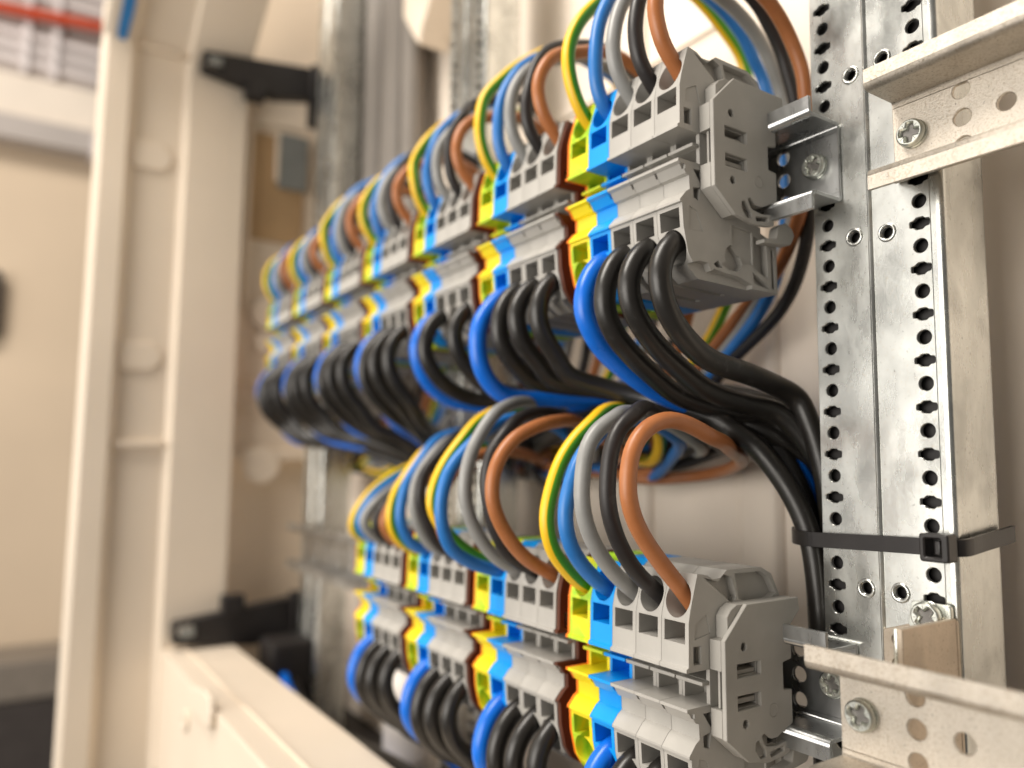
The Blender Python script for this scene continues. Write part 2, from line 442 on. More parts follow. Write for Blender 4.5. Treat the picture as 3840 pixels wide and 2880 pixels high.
# ------------------------------------------------------------------ DIN rails
def make_rail(label, x0, x1, y, z, columns, mat, extra=(), group="top hat mounting rails", lip_over=0.0, web_in=0.0):
    t = thing('mounting_rail', label, 'rail', (0, y, z), group)
    holes = []
    for cx in columns:
        for dz in (-8.1, 0, 8.1): holes.append(circle(cx, dz, 2.5, 24))
        if x0+14 < cx+11.6 < x1-4: holes.append(circle(cx+11.6, 0, 2.5, 24))
    holes += list(extra)
    link('web', plate([(x0+web_in, -10.3), (x1, -10.3), (x1, 10.3), (x0+web_in, 10.3)], holes, 'Y', 0.0, 1.3, 0.2), mat, t)
    for s in (1, -1):
        sec = strip_section([(0.65, 10.35*s), (0.65, 12.85*s), (-14.35, 12.85*s), (-14.35, 18.5*s)], 1.3, 1.5)
        me = plate(sec, [], 'X', x0, x1, 0.12, 50)
        o = link('upper_flange' if s > 0 else 'lower_flange', me, mat, t)
    return t
cols_long = [-20.6-24.0*k for k in range(0, 20)]
burr = fillet([(70.0, 9.0), (71.5, 3.0), (69.0, 0.5), (70.5, -3.0), (68.5, -7.5), (69.6, -12.5+1.5), (78, -11.0), (80, 8.0)], 0.6, 2)
make_rail('long grey steel mounting rail carrying seven terminal clusters', -492, 0.6, 0, 0, cols_long, 'rail')
make_rail('long grey steel mounting rail carrying four terminal clusters', -512, 0.0, 0, -167, cols_long, 'rail')
make_rail('short mounting rail with passivated finish screwed flat onto the post, upper one', 19.2, 190, 0, 0, [39.6, 87.0], 'rail_yellow')
make_rail('short mounting rail with passivated finish held off the post by a bent bracket, lower one', 13.0, 190, -28.3, -164.5, [33.9], 'rail_yellow', extra=[burr])

# standoff bracket under the lower short rail
t = thing('standoff_bracket', 'bent steel bracket holding the lower short rail off the post', 'bracket', (0, 0, -150))
link('mounting_tab', plate(fillet([(8.8, -30), (30.5, -30), (30.5, 9.0), (17.5, 5.6), (9.0, 2.6)], 1.2, 3), [circle(13.5, 0.2, 1.8, 20), circle(13.3, -6.8, 1.8, 20)], 'Y', 0.0, 1.4, 0.2), 'standoff', t)
link('upper_tab', plate(fillet([(17.5, 5.0), (30.0, 5.0), (30.0, 12.5), (19.0, 12.5)], 1.2, 3), [], 'Y', -1.5, -0.1, 0.2), 'screw', t)
link('side_wing', plate([(-26.8, -30), (-0.1, -30), (-0.1, 9.0), (-26.8, 9.0)], [circle(-15, -16, 2.2, 20)], 'X', 28.9, 30.5, 0.2), 'standoff', t)
link('folded_edge', boxm(27.9, 28.85, -26.8, -25.4, -9, 8.8, 0.3), 'screw', t)
link('front_tab', plate(fillet([(13.5, -30), (28.8, -30), (28.8, -4.5), (13.5, -4.5)], 1.0, 3), [], 'Y', -26.7, -25.4, 0.2), 'standoff', t)

# screws
def make_screw(label, x, y, z, rot, tilt=0.0):
    t = thing('screw', label, 'screw', (x, y, z), 'zinc cross head screws')
    cross = []
    for k in range(4):
        a = math.pi/2*k
        for (u, v) in ((0.75, -0.75), (2.65, -0.78), (2.8, 0.0), (2.65, 0.78)):
            if (u, v) == (0.75, -0.75): u, v = 0.95, -0.95
            cross.append((u*math.cos(a)-v*math.sin(a), u*math.sin(a)+v*math.cos(a)))
    head = plate(circle(0, 0, 4.15, 40), [cross], 'Y', -3.0, -0.9, 0.55, 50)
    h = link('head', head, 'screw', t)
    link('recess', plate(circle(0, 0, 3.4, 32), [], 'Y', -1.5, -0.95, 0.1), 'spring', t)  # darker than the screw zinc: shade of the recess put into its colour
    for k in range(4):
        a = math.pi/4+math.pi/2*k
        link('tick_mark', plate([(1.7*math.cos(a)-0.07*math.sin(a), 1.7*math.sin(a)+0.07*math.cos(a)), (3.2*math.cos(a)-0.07*math.sin(a), 3.2*math.sin(a)+0.07*math.cos(a)), (3.2*math.cos(a)+0.07*math.sin(a), 3.2*math.sin(a)-0.07*math.cos(a)), (1.7*math.cos(a)+0.07*math.sin(a), 1.7*math.sin(a)-0.07*math.cos(a))], [], 'Y', -3.04, -2.9, 0), 'spring', t)
    link('washer', plate(circle(0, 0, 4.3, 40), [], 'Y', -0.9, -0.05, 0.2), 'screw', t)
    t.rotation_euler = (0, math.radians(rot), 0)
    return t
make_screw('zinc screw on the upper short rail where it crosses the post', 25.6, 0, 0.0, 8)
make_screw('zinc screw half in shade inside the end of the long upper rail', -7.5, 0, 0.6, 30)
make_screw('zinc screw on the front of the lower short rail', 19.9, -28.3, -164.5, 20)
make_screw('zinc screw at the top of the bent standoff bracket', 24.0, -1.4, -141.2, 38)
make_screw('zinc screw in deep shade inside the end of the long lower rail', -7.5, 0, -167.0, 15)

# ------------------------------------------------------------------ terminal blocks
PROFILE = [(-46.0, 35.2), (-42.0, 34.6), (-39.5, 33.2), (-36.0, 33.4), (-33.0, 35.6), (-17.0, 35.4), (-12.0, 33.0), (-8.4, 26.5), (-8.4, 21.0), (-12.8, 21.0), (-12.8, 18.9),
           (-16.2, 18.9), (-16.2, -18.9), (-12.6, -18.9), (-12.6, -21.0), (-6.0, -23.0), (-4.4, -24.2), (-4.4, -41.0), (-18.0, -40.8), (-40.5, -40.2), (-44.6, -37.4),
           (-47.4, -33.0), (-49.3, -25.0), (-49.8, -17.4), (-50.6, -17.2), (-50.6, -16.4), (-47.9, -13.4), (-46.3, -12.4), (-46.5, -7.9), (-47.9, -7.5), (-49.7, -4.7), (-51.2, -4.2), (-51.2, -3.2),
           (-41.5, -3.2), (-41.5, 7.0), (-51.2, 7.0), (-51.2, 8.0), (-50.3, 8.5), (-50.0, 21.3), (-49.2, 25.0)]
def terminal_mesh():
    body = plate(PROFILE, [], 'X', -WID/2+0.03, WID/2-0.03, 0)
    w0, w1 = -4.35, 4.1
    cut = [
        boxm(w0, w1, -60, -31, 14.9, 21.0, 0),                         # upper operating slot
        boxm(w0, w1, -60, -31, -25.0, -18.6, 0),                       # lower operating slot
        boxm(-4.6, 4.2, -44, -33, -3.2, 2.3, 0),                       # marker recess, lower cell
        boxm(-4.6, 4.2, -44, -33, 3.6, 7.0, 0),                        # marker recess, upper cell
    ]
    cut.append(cone((0, -53.0, 29.2), (0, -33.0, 21.5), 6.1, 3.9, 40, 0.89))      # upper wire funnel
    cut.append(cone((0, -51.5, -32.1), (0, -31.5, -24.0), 6.3, 3.9, 40, 0.88))    # lower wire funnel
    def pocket(poly, d): cut.append(plate(poly, [], 'X', WID/2-d, WID/2+1, 0))
    pocket([(-48.3, 8.9), (-45.0, 8.9), (-45.0, 14.2), (-48.3, 14.2)], 2.6)          # dark square notch in the side
    pocket([(-43.4, 34.0), (-30.6, 25.0), (-28.8, 27.0), (-31.0, 33.2), (-34.4, 34.4), (-37.0, 32.4)], 2.6)   # hollow under the top rim
    pocket([(-27.8, 26.4), (-25.4, 25.6), (-22.0, 21.6), (-9.8, 26.8), (-13.2, 32.0), (-17.6, 34.2), (-29.6, 34.2)], 2.6)
    pocket([(-47.0, -36.4), (-42.4, -35.0), (-38.6, -35.2), (-37.2, -37.6), (-35.6, -36.7), (-31.4, -37.3), (-24.0, -37.6), (-17.6, -39.4), (-17.6, -46), (-50, -46)], 2.4)  # stepped lower edge
    pocket([(-27.0, -20.6), (-17.0, -21.6), (-17.0, -32.6), (-21.6, -32.9), (-23.8, -30.6), (-25.6, -29.0), (-27.0, -28.2)], 0.8)
    pocket([(-29.6, -28.8), (-27.8, -27.3), (-25.4, -29.1), (-23.6, -30.8), (-22.2, -33.4), (-24.2, -35.9), (-28.8, -36.1), (-32.2, -34.4), (-30.0, -33.2), (-31.2, -31.8)], 2.2)
    pocket([(-36.0, -35.0), (-33.8, -33.6), (-31.8, -35.8), (-34.6, -36.0)], 2.2)
    pocket([(-16.2, -22.4), (-9.6, -24.4), (-9.2, -36.4), (-16.6, -33.6)], 2.6)
    pocket([(-17.0, -35.2), (-10.4, -37.8), (-8.6, -39.8), (-16.4, -38.9)], 2.2)
    pocket([(-7.6, -25.4), (-6.2, -25.8), (-5.6, -39.4), (-7.4, -39.4)], 1.2)
    pocket([(-46.6, -17.8), (-43.4, -19.0), (-40.6, -25.2), (-47.0, -25.6)], 0.35)
    pocket([(-44.6, -5.4), (-40.6, -5.2), (-40.6, -10.8)], 2.2)
    pocket([(-44.8, -11.6), (-41.4, -11.0), (-42.4, -15.6), (-44.6, -14.8)], 2.2)
    pocket([(-47.6, 16.2), (-40.8, 17.4), (-42.5, 23.0), (-47.3, 20.6)], 0.35)
    # small notches on the label ledges, on the joint line
    cut.append(boxm(WID/2-0.9, WID/2+0.5, -50.5, -48.2, -6.2, -4.6, 0))
    return boolean(body, cut)
TERM = terminal_mesh()
BAR = boxm(-WID/2+0.25, WID/2-0.25, -44.6, -41.6, 2.35, 3.55, 0.25)
SPR_U = boxm(-3.4, 3.2, -36.5, -35.8, 15.0, 20.9, 0.1)
SPR_L = boxm(-3.4, 3.2, -36.5, -35.8, -24.9, -18.7, 0.1)
TM = {}
for key, mat in (('PE', 'earth'), ('N', 'blue'), ('G', 'grey')):
    a = TERM.copy(); a.materials.clear(); a.materials.append(MAT[mat])
    b = BAR.copy(); b.materials.append(MAT[mat])
    TM[key] = (a, b)
for m in (SPR_U, SPR_L): m.materials.append(MAT['spring'])
TM['B'] = TM['Br'] = TM['G']
TNAME = {'PE': 'green and yellow terminal block', 'N': 'blue terminal block', 'G': 'grey terminal block next to the blue one', 'B': 'middle grey terminal block of three', 'Br': 'grey terminal block nearest the post'}
def end_plate_mesh(inset, a, b, notch):
    poly = [(y + (inset if y < -40 else 0), z*0.99) for y, z in PROFILE]
    return plate(poly, [fillet([(-47.4, 8.9), (-44.6, 8.9), (-44.6, 14.2), (-47.4, 14.2)], 0.3, 2)] if notch else [], 'X', a, b, 0.15)
BROWN = end_plate_mesh(0.5, 0, 1.6, True); BROWN.materials.append(MAT['brown_plate'])
ORANGE = end_plate_mesh(-0.05, -1.25, -0.03, False); ORANGE.materials.append(MAT['orange_plate'])
for row in ('upper', 'lower'):
    for g in range(NCL[row]):
        where = f'{ORD[g]} cluster from steel post, {row} rail'
        for k in KEYS:
            loc = (XL[k]-PITCH*g, 0, RAILZ[row])
            o = link('terminal_block', TM[k][0], None, None, loc)
            tag(o, f'{TNAME[k]}, {where}', 'terminal block', f'terminal blocks clipped along the {row} rail')
            link('marker_bar', TM[k][1], None, o)
            if g < 4:
                link('clamp_spring', SPR_U, None, o); link('clamp_spring', SPR_L, None, o)
        if g > 0:
            o = link('end_plate', BROWN, None, None, (XL['Br']+WID/2-PITCH*g, 0, RAILZ[row]))
            tag(o, f'dark brown end plate closing the {where}', 'end plate', 'brown plates at the end of clusters')
        o = link('end_plate', ORANGE, None, None, (XL['PE']-WID/2-PITCH*g, 0, RAILZ[row]))
        tag(o, f'thin orange plate beside the green yellow block, {where}', 'end plate', 'orange plates beside green and yellow blocks')

# ------------------------------------------------------------------ end brackets
BR = [(-41.7, 16.2), (-31.6, 26.0), (-7.0, 26.0), (-6.6, 22.0), (-11.2, 18.0), (-11.2, 7.6), (-15.4, 6.9), (-15.4, -1.2), (-11.4, -1.6), (-11.4, -11.8), (-19.0, -14.8),
      (-22.0, -14.8), (-25.2, -12.6), (-26.2, -13.4), (-24.6, -16.4), (-19.4, -17.2), (-13.6, -16.4), (-13.2, -20.2), (-16.5, -20.9), (-23.5, -21.5), (-28.0, -20.6), (-32.2, -19.6), (-41.7, -12.0)]
BR = fillet(BR, [0.4, 0.4, 0.4, 0.4, 0.4, 0.4, 0.4, 0.4, 0.4, 0.4, 1.5, 2.5, 1.0, 1.0, 2.5, 2.0, 0.5, 1.0, 0.5, 2, 1.5, 0.5, 0.5], 3)
BR_H = [circle(-33.4, 13.7, 1.25, 20), circle(-33.2, -8.6, 1.25, 20),
        fillet([(-36.5, 8.9), (-26.0, 8.9), (-26.0, 4.9), (-36.5, 4.9)], 0.2, 2), fillet([(-36.5, -0.2), (-26.2, -0.2), (-26.2, -4.4), (-36.5, -4.4)], 0.2, 2),
        fillet([(-29.0, -14.8), (-27.6, -14.2), (-24.6, -17.6), (-24.4, -19.6), (-27.0, -19.6), (-29.4, -16.8)], 0.5, 3), fillet([(-22.6, -18.6), (-16.2, -17.8), (-16.0, -19.2), (-22.2, -20.1)], 0.4, 3)]
def make_bracket(label, z):
    t = thing('end_bracket', label, 'bracket', (0, 0, z), 'grey end brackets clipped on the rails')
    link('outer_plate', plate(BR, BR_H, 'X', -16.6, -15.0, 0.2), 'bracket', t)
    inner = [(-41.6, 16.0), (-38.6, 16.2), (-38.6, 22.6), (-36.8, 24.6), (-34.0, 25.9), (-7.2, 25.8), (-11.6, 18.0), (-16.0, 18.0), (-16.0, -11.8), (-19.0, -14.6), (-26.0, -13.6), (-27, -19), (-32.0, -19.4), (-41.6, -11.8),
             (-41.6, -3.9), (-37.2, -3.9), (-37.2, 7.2), (-41.6, 7.2)]
    link('spacer_block', plate(inner, [fillet([(-36.2, 8.6), (-26.2, 8.6), (-26.2, 5.2), (-36.2, 5.2)], 0.2, 2), fillet([(-36.2, -0.4), (-26.4, -0.4), (-26.4, -4.2), (-36.2, -4.2)], 0.2, 2)], 'X', -21.15, -16.65, 0.2), 'bracket', t)
    link('front_rib', boxm(-19.0, -18.1, -40.6, -37.3, -3.8, 7.1, 0.2), 'bracket', t)
    for (z0, z1) in ((5.3, 6.6), (-3.2, -1.6)):
        link('latch_tongue', boxm(-20.0, -17.0, -36.0, -26.4, z0, z1, 0.2), 'bracket', t)
    link('release_foot', plate(fillet([(-18.0, -26.4), (-8.4, -25.6), (-4.0, -25.0), (-1.6, -21.4), (-3.2, -18.8), (-6.4, -17.6), (-10.6, -19.6), (-11.6, -23.8), (-18.0, -25.0)], [0.3, 2, 2, 2, 2, 2, 2, 1, 0.3], 4), [], 'X', -19.2, -15.6, 0.3), 'bracket', t)
    link('moulded_rim', plate(circle(-20.6, -6.6, 2.1, 28), [circle(-20.6, -6.6, 1.8, 28)], 'X', -15.02, -14.88, 0), 'bracket', t)
make_bracket('grey plastic end bracket beside the last block of the upper rail', 0)
make_bracket('grey plastic end bracket beside the last block of the lower rail', -167)

# ------------------------------------------------------------------ thin wires looping over the blocks
J = lambda a: random.uniform(-a, a)
COLN = {'PE': 'yellow and green striped wire', 'N': 'blue wire', 'G': 'light grey wire', 'B': 'thin black wire', 'Br': 'brown wire'}
FRONT_U = {'PE': [(-46.3, 29.5), (-51.2, 36.0), (-54.6, 45.5), (-54.2, 55), (-51, 64), (-44.5, 73)], 'N': [(-47, 29.5), (-51.0, 37), (-51.8, 47), (-49.6, 60), (-44.6, 70), (-38, 79)],
           'G': [(-45.6, 30.7), (-50.5, 36.5), (-53, 44), (-51.9, 56), (-47, 66), (-40, 73)], 'B': [(-45.6, 30), (-50.8, 36.0), (-52.6, 45.5), (-51.2, 57), (-46.5, 67.5), (-39.5, 76)],
           'Br': [(-45.1, 30.5), (-50.7, 35.8), (-54.2, 43.0), (-54.4, 51), (-51, 60), (-44, 66.5)]}
TOPS = {'PE': [(-33, 84), (-10, 99), (13, 98.5), (32, 89), (44.5, 78)], 'N': [(-28, 86), (-10, 93), (5.5, 90.5), (19.3, 87), (30, 79.7), (37, 72), (42.5, 64)],
        'G': [(-33, 77.5), (-13, 86), (6.2, 84.8), (19, 80), (28.6, 72.6), (34.6, 63), (39, 55.6)], 'B': [(-30, 80.5), (-12, 85.5), (8.5, 79.6), (18.6, 72.4), (25.2, 63.7), (29.3, 55), (31.7, 48)],
        'Br': [(-37, 69), (-25, 74), (-12, 74.8), (0.6, 70.8), (10.4, 66.5), (16.8, 59.2), (20.7, 50), (22.5, 42.4)]}
BACK0 = {'B': [(-36, 36, 1), (-42, 37, -22), (-52, 38, -36), (-85, 40, -58), (-110, 42, -82)], 'N': [(-50, 41, 10), (-54, 39, -20), (-62, 38, -35), (-90, 40, -58), (-118, 42, -84)],
         'G': [(-44, 38, 5), (-56, 38, -22), (-72, 39, -40), (-100, 41, -62), (-125, 42, -86)], 'Br': [(-32, 29, 10), (-50, 36, -18), (-76, 39, -36), (-105, 41, -60), (-130, 42, -86)],
         'PE': [(-70, 44, 20), (-76, 42, -12), (-88, 41, -36), (-112, 41, -62), (-135, 42, -86)]}
RISE = [1.08, 1.0, 0.97, 0.93, 0.96, 0.80, 0.84]
bundle_slot = 0
def bundle_pt(x, i):
    a = i*2.4; r = 1.9*math.sqrt(i % 22)
    return (x, 42+r*math.cos(a), -99+r*0.95*math.sin(a))
idx = 0
for g in range(7):
    for k in KEYS:
        x = XL[k]-PITCH*g; f = RISE[g]*(1+J(0.06 if g > 1 else 0.03)); yb = 1.0 if g < 2 else (0.95+J(0.12))
        if g == 0 and k in ('Br', 'B', 'G', 'N', 'PE'): f = 1.0 + (0.05 if k in ('PE', 'N') else 0)
        pts = [(x, -36, 23.0), (x, -41.5, 26.0)]
        for (y, z) in FRONT_U[k]+TOPS[k]:
            zz = 30+(z-30)*f; yy = y if y < -35 else -35+(y+35)*yb
            s = max(0, min(1, (z-32)/25))
            pts.append((x+J(0.5)*s + (J(3.0) if g > 1 else 0)*s*0.6, yy+J(0.5)*s, zz+J(0.5)*s))
        dx = J(3)
        ye = pts[-1][1]
        if g == 0: pts += BACK0[k]
        else: pts += [(x-2+dx, ye+4 if ye < 36 else ye, 18+J(5)), (x-8+dx, 44+J(5), -14+J(6)), (x-22+dx, 44+J(4), -48+J(5)), (x-48+dx, 43+J(3), -78+J(4))]
        pts += [bundle_pt(x-95, idx), bundle_pt(x-160, idx+3)]
        me, org = tube(pts, 2.65, 16, 2.2)
        o = link('wire', me, k, None, org)
        tag(o, f'{COLN[k]} looping over the {ORD[g]} cluster from steel post, upper rail', 'wire', 'thin coloured wires looping over the upper rail')
        idx += 1
LOW = {1: {'PE': [(-48, 25.3), (-57, 32.4), (-62.6, 39.5), (-64.8, 49.4), (-62.6, 59.2), (-58.2, 69.3), (-51.8, 77), (-43.8, 83.5), (-35.5, 87.6), (-26.2, 89.4), (-12, 88), (4, 82)],
           'N': [(-48.4, 26.3), (-56, 32.1), (-62.1, 39.1), (-65.1, 46.3), (-65.1, 54.8), (-62.7, 62.4), (-59.6, 69.2), (-52, 77), (-42, 82), (-30, 84.5), (-14, 84), (4, 78)],
           'G': [(-46.3, 26.7), (-54.3, 32.9), (-60.4, 39.6), (-65.1, 47.1), (-67.4, 55.4), (-67.1, 64.5), (-65, 73.8), (-60.1, 79.5), (-52.6, 83.6), (-46.8, 85.3), (-34, 86), (-16, 83), (4, 76)],
           'B': [(-45.6, 27.3), (-53.6, 33.2), (-59.5, 39.8), (-64.1, 47.9), (-66.4, 55.9), (-66.3, 64.7), (-64.5, 73.6), (-61.5, 79.1), (-54.1, 84.4), (-47.8, 86.5), (-38, 85.6), (-18, 82), (4, 75)],
           'Br': [(-45.2, 28.4), (-52.4, 35.4), (-59.4, 42.6), (-65.1, 50), (-68.1, 57.2), (-68.3, 64.8), (-65.9, 73.3), (-60.6, 78.7), (-52.7, 81.6), (-43.3, 80.6), (-34.9, 77.7), (-29, 76.5), (-20, 75.5), (-8, 74)]},
       2: {'PE': [(-47, 26.5), (-59.1, 32.6), (-70.8, 43.1), (-74.7, 50.8), (-73.2, 59.5), (-68.6, 68.4), (-61.2, 77.5), (-50.6, 86.4), (-36, 92), (-16, 92), (4, 84)],
           'N': [(-46.5, 23.8), (-62.3, 28.4), (-72.3, 34.9), (-76.4, 45.7), (-76.6, 54.2), (-72.9, 65.5), (-64.3, 74.8), (-50, 84), (-34, 88), (-14, 86), (4, 78)],
           'G': [(-45.5, 24.9), (-57.9, 31.3), (-66.6, 40.6), (-71.9, 51.8), (-72.7, 60.1), (-70.3, 71.2), (-65.8, 79.7), (-59.8, 87.4), (-51.6, 91.2), (-40.2, 94.2), (-20, 92), (2, 82)],
           'B': [(-46, 26.5), (-57, 31.5), (-63.3, 38.6), (-67.9, 49.5), (-69.9, 60.3), (-68.1, 71.1), (-61.7, 79.5), (-52.3, 86), (-36, 89), (-16, 86), (4, 78)],
           'Br': [(-46.7, 26.6), (-59.2, 33.2), (-68.2, 42.4), (-73.8, 52.9), (-74.5, 60.6), (-71.5, 69.9), (-64.7, 77.4), (-54.9, 82), (-41.2, 84.7), (-30.4, 85.2), (-14, 80), (4, 73)]},
       3: {'PE': [(-47.5, 25.5), (-53.8, 27.6), (-60.1, 33.6), (-62.6, 40.6), (-61, 52), (-54, 63), (-43, 74), (-28, 80), (-10, 80), (6, 74)],
           'N': [(-46.3, 25.7), (-56.4, 29.6), (-61.9, 37.9), (-63.1, 44.7), (-60.1, 58.2), (-53.4, 68.5), (-42.6, 79.2), (-26, 84), (-8, 82), (6, 76)],
           'G': [(-46, 26), (-53.5, 31), (-59, 39), (-62, 50), (-60, 61), (-53, 71), (-42, 79), (-26, 83), (-8, 81), (6, 75)],
           'B': [(-46, 26.5), (-53.9, 30.8), (-60.7, 42.6), (-64.5, 52.3), (-62.6, 63.3), (-54.7, 72.5), (-41.8, 82.1), (-24, 85), (-6, 82), (6, 76)],
           'Br': [(-46, 26.5), (-54, 31), (-59.5, 39), (-61, 48), (-58, 58), (-50, 67), (-38, 72), (-20, 74), (-4, 72), (6, 70)]},
       4: {'PE': [(-47, 26), (-53.4, 28.6), (-55.7, 34.8), (-51.3, 44.3), (-41, 53.9), (-23.1, 63.8), (-4, 69), (8, 69)],
           'N': [(-47, 26), (-53, 29), (-56.5, 36), (-52, 46), (-42, 54), (-26, 62), (-6, 68), (8, 69)],
           'G': [(-47, 26), (-54.5, 30.1), (-58.9, 37.9), (-52.5, 46.9), (-42.5, 53), (-26, 61), (-6, 66), (8, 68)],
           'B': [(-46, 26), (-53, 29.5), (-57, 37), (-52, 46), (-42, 52), (-26, 60), (-6, 65), (8, 68)],
           'Br': [(-46, 26.5), (-52.5, 29.6), (-57.5, 37.8), (-54.5, 45), (-48.9, 49.3), (-30, 58), (-8, 64), (8, 67)]}}
for g in range(4):
    for k in KEYS:
        x = XL[k]-PITCH*g
        pts = [(x, -36, -167+21.0), (x, -41.0, -167+23.5)]
        n = len(LOW[g+1][k]); turn = [0, 2, 6, 14] if (g, k) == (0, 'Br') else [4, 8, 12, 16]
        for i, (y, z) in enumerate(LOW[g+1][k]):
            sh = 0 if i < n-4 else turn[i-(n-4)]
            pts.append((x-sh, y, -167+z))
        pts += [(x-36, 22+J(3), -167+72+J(3)), bundle_pt(x-78, idx), bundle_pt(x-110, idx+2), bundle_pt(x-150, idx+5)]
        me, org = tube(pts, 2.65, 16, 2.2)
        o = link('wire', me, k, None, org)
        tag(o, f'{COLN[k]} looping over the {ORD[g]} cluster from steel post, lower rail', 'wire', 'thin coloured wires looping over the lower rail')
        idx += 1

# ------------------------------------------------------------------ thick cables below the blocks
TH = ['N', 'G', 'B', 'Br']
THN = {'N': 'thick blue cable from the blue block', 'G': 'thick black cable from the block next to blue', 'B': 'thick black cable from the middle grey block', 'Br': 'thick black cable from the grey block nearest post'}
BUL = {'N': [(-47.3, -27), (-53.9, -33.4), (-56.6, -40), (-56.9, -46.7), (-54, -53), (-47.5, -59.5)], 'G': [(-47.8, -27.2), (-54.4, -33.4), (-57.4, -41.2), (-57.1, -48.5), (-53.3, -55.5), (-45.6, -62.2)],
       'B': [(-46.4, -27), (-54, -33.3), (-57, -40.9), (-55.8, -47.9), (-52.2, -53.6), (-44.5, -60.5)], 'Br': [(-45.8, -27.2), (-52.2, -33), (-54.6, -39), (-54.1, -45.1), (-51.1, -51.6), (-44.9, -58.3)]}
BUL2 = {('upper', 1, 'N'): [(-47.3, -27), (-55, -34), (-60, -42), (-60.8, -51), (-59.3, -58.7), (-55, -65.6)], ('upper', 2, 'N'): [(-47.3, -27), (-53, -33.5), (-56.2, -42.3), (-54.4, -51.4), (-48.7, -60.3)]}
RUN = {(0, 'N'): ([(-60.5, -37, -66.4), (-59.5, -20, -74), (-53, -3, -79), (-44, 12, -83)], (-24.5, 20.5)),
       (0, 'G'): ([(-49.6, -36.3, -68), (-49, -24, -74.8), (-44, -6, -79), (-36, 10, -82)], (-17, 28.5)),
       (0, 'B'): ([(-38.2, -35.4, -66.5), (-38, -21.6, -73.5), (-35, -3, -78), (-31.5, 7, -80)], (-17, 21.5)),
       (0, 'Br'): ([(-26.8, -33.9, -64.8), (-26.8, -12.8, -68.6), (-27.5, 2, -71.5), (-25.5, 11, -75.5)], (-16.8, 14.5)),
       (1, 'Br'): ([(-91.5, -41, -64.4), (-86, -27, -69), (-72, -14, -74.5), (-56, -10, -79), (-42, -8, -85), (-36, -2, -91)], (-16.8, 6)),
       (1, 'B'): ([(-103, -42, -64.6), (-97, -26, -68), (-82, -10, -72), (-64, -2, -76), (-48, 2, -82), (-38, 8, -87)], (-16.5, 36)),
       (1, 'G'): ([(-114.6, -42, -64.6), (-108, -24, -67), (-92, -8, -69), (-72, 4, -72), (-54, 9, -77), (-44, 12, -84)], (-22.4, 13)),
       (1, 'N'): ([(-126, -47, -70.6), (-124, -30, -71.5), (-115, -10, -70), (-98, 8, -68), (-72, 24, -70), (-44, 36, -79)], (-17, 44)),
       (2, 'N'): ([(-191, -37, -67.5), (-184, -18, -70), (-160, -4, -71), (-125, 8, -70), (-92, 22, -71), (-56, 40, -78)], (-17, 51)),
       (2, 'G'): ([(-179.6, -31.4, -67.3), (-172, -16, -68), (-146, 0, -68), (-112, 12, -68), (-82, 20, -70), (-54, 32, -77)], (-32, 40)),
       (2, 'Br'): ([(-157, -36, -64), (-150, -22, -67), (-130, -4, -68), (-100, 6, -67), (-72, 16, -69), (-48, 26, -76)], (-32, 32))}
def dive(x, y, q):
    """a smooth turn from the last point of the run down into the upright bundle"""
    dx, dy = x-q[0], y-q[1]
    return [(q[0]+dx*fx, q[1]+dy*fy, q[2]-dz) for fx, fy, dz in ((0.28, 0.35, 7), (0.60, 0.68, 17), (0.87, 0.92, 30))] + [(x, y, q[2]-47), (x+0.5, y+1, -240)]
EXTRA = [([(-240, 26, -92), (-190, 10, -84), (-140, 0, -79), (-95, -5, -78), (-66, -5, -80), (-50, 0, -85)], (-30, 25)),
         ([(-240, 32, -90), (-190, 18, -80), (-140, 8, -75), (-95, 2, -73), (-66, 3, -75), (-46, 12, -81)], (-24.5, 28)),
         ([(-240, 36, -86), (-190, 24, -76), (-140, 14, -71), (-95, 10, -69), (-60, 14, -73), (-40, 26, -78)], (-24.5, 36)),
         ([(-240, 30, -96), (-190, 12, -90), (-140, -2, -84), (-100, -10, -81), (-70, -10, -82), (-52, -4, -85)], (-24.8, 44))]
for q, (tx, ty) in EXTRA:
    me, org = tube(q + dive(tx, ty, q[-1]), 3.75, 20, 2.2)
    tag(link('cable', me, 'thickB', None, org), 'thick black cable packed inside the dark bundle that dives behind the post', 'cable', 'black cables packed in the bundle at the post')
def conv(x, i):
    a = i*2.2; r = 4.2*math.sqrt(i+0.5)
    return r*math.cos(a), r*math.sin(a)
ci = 0
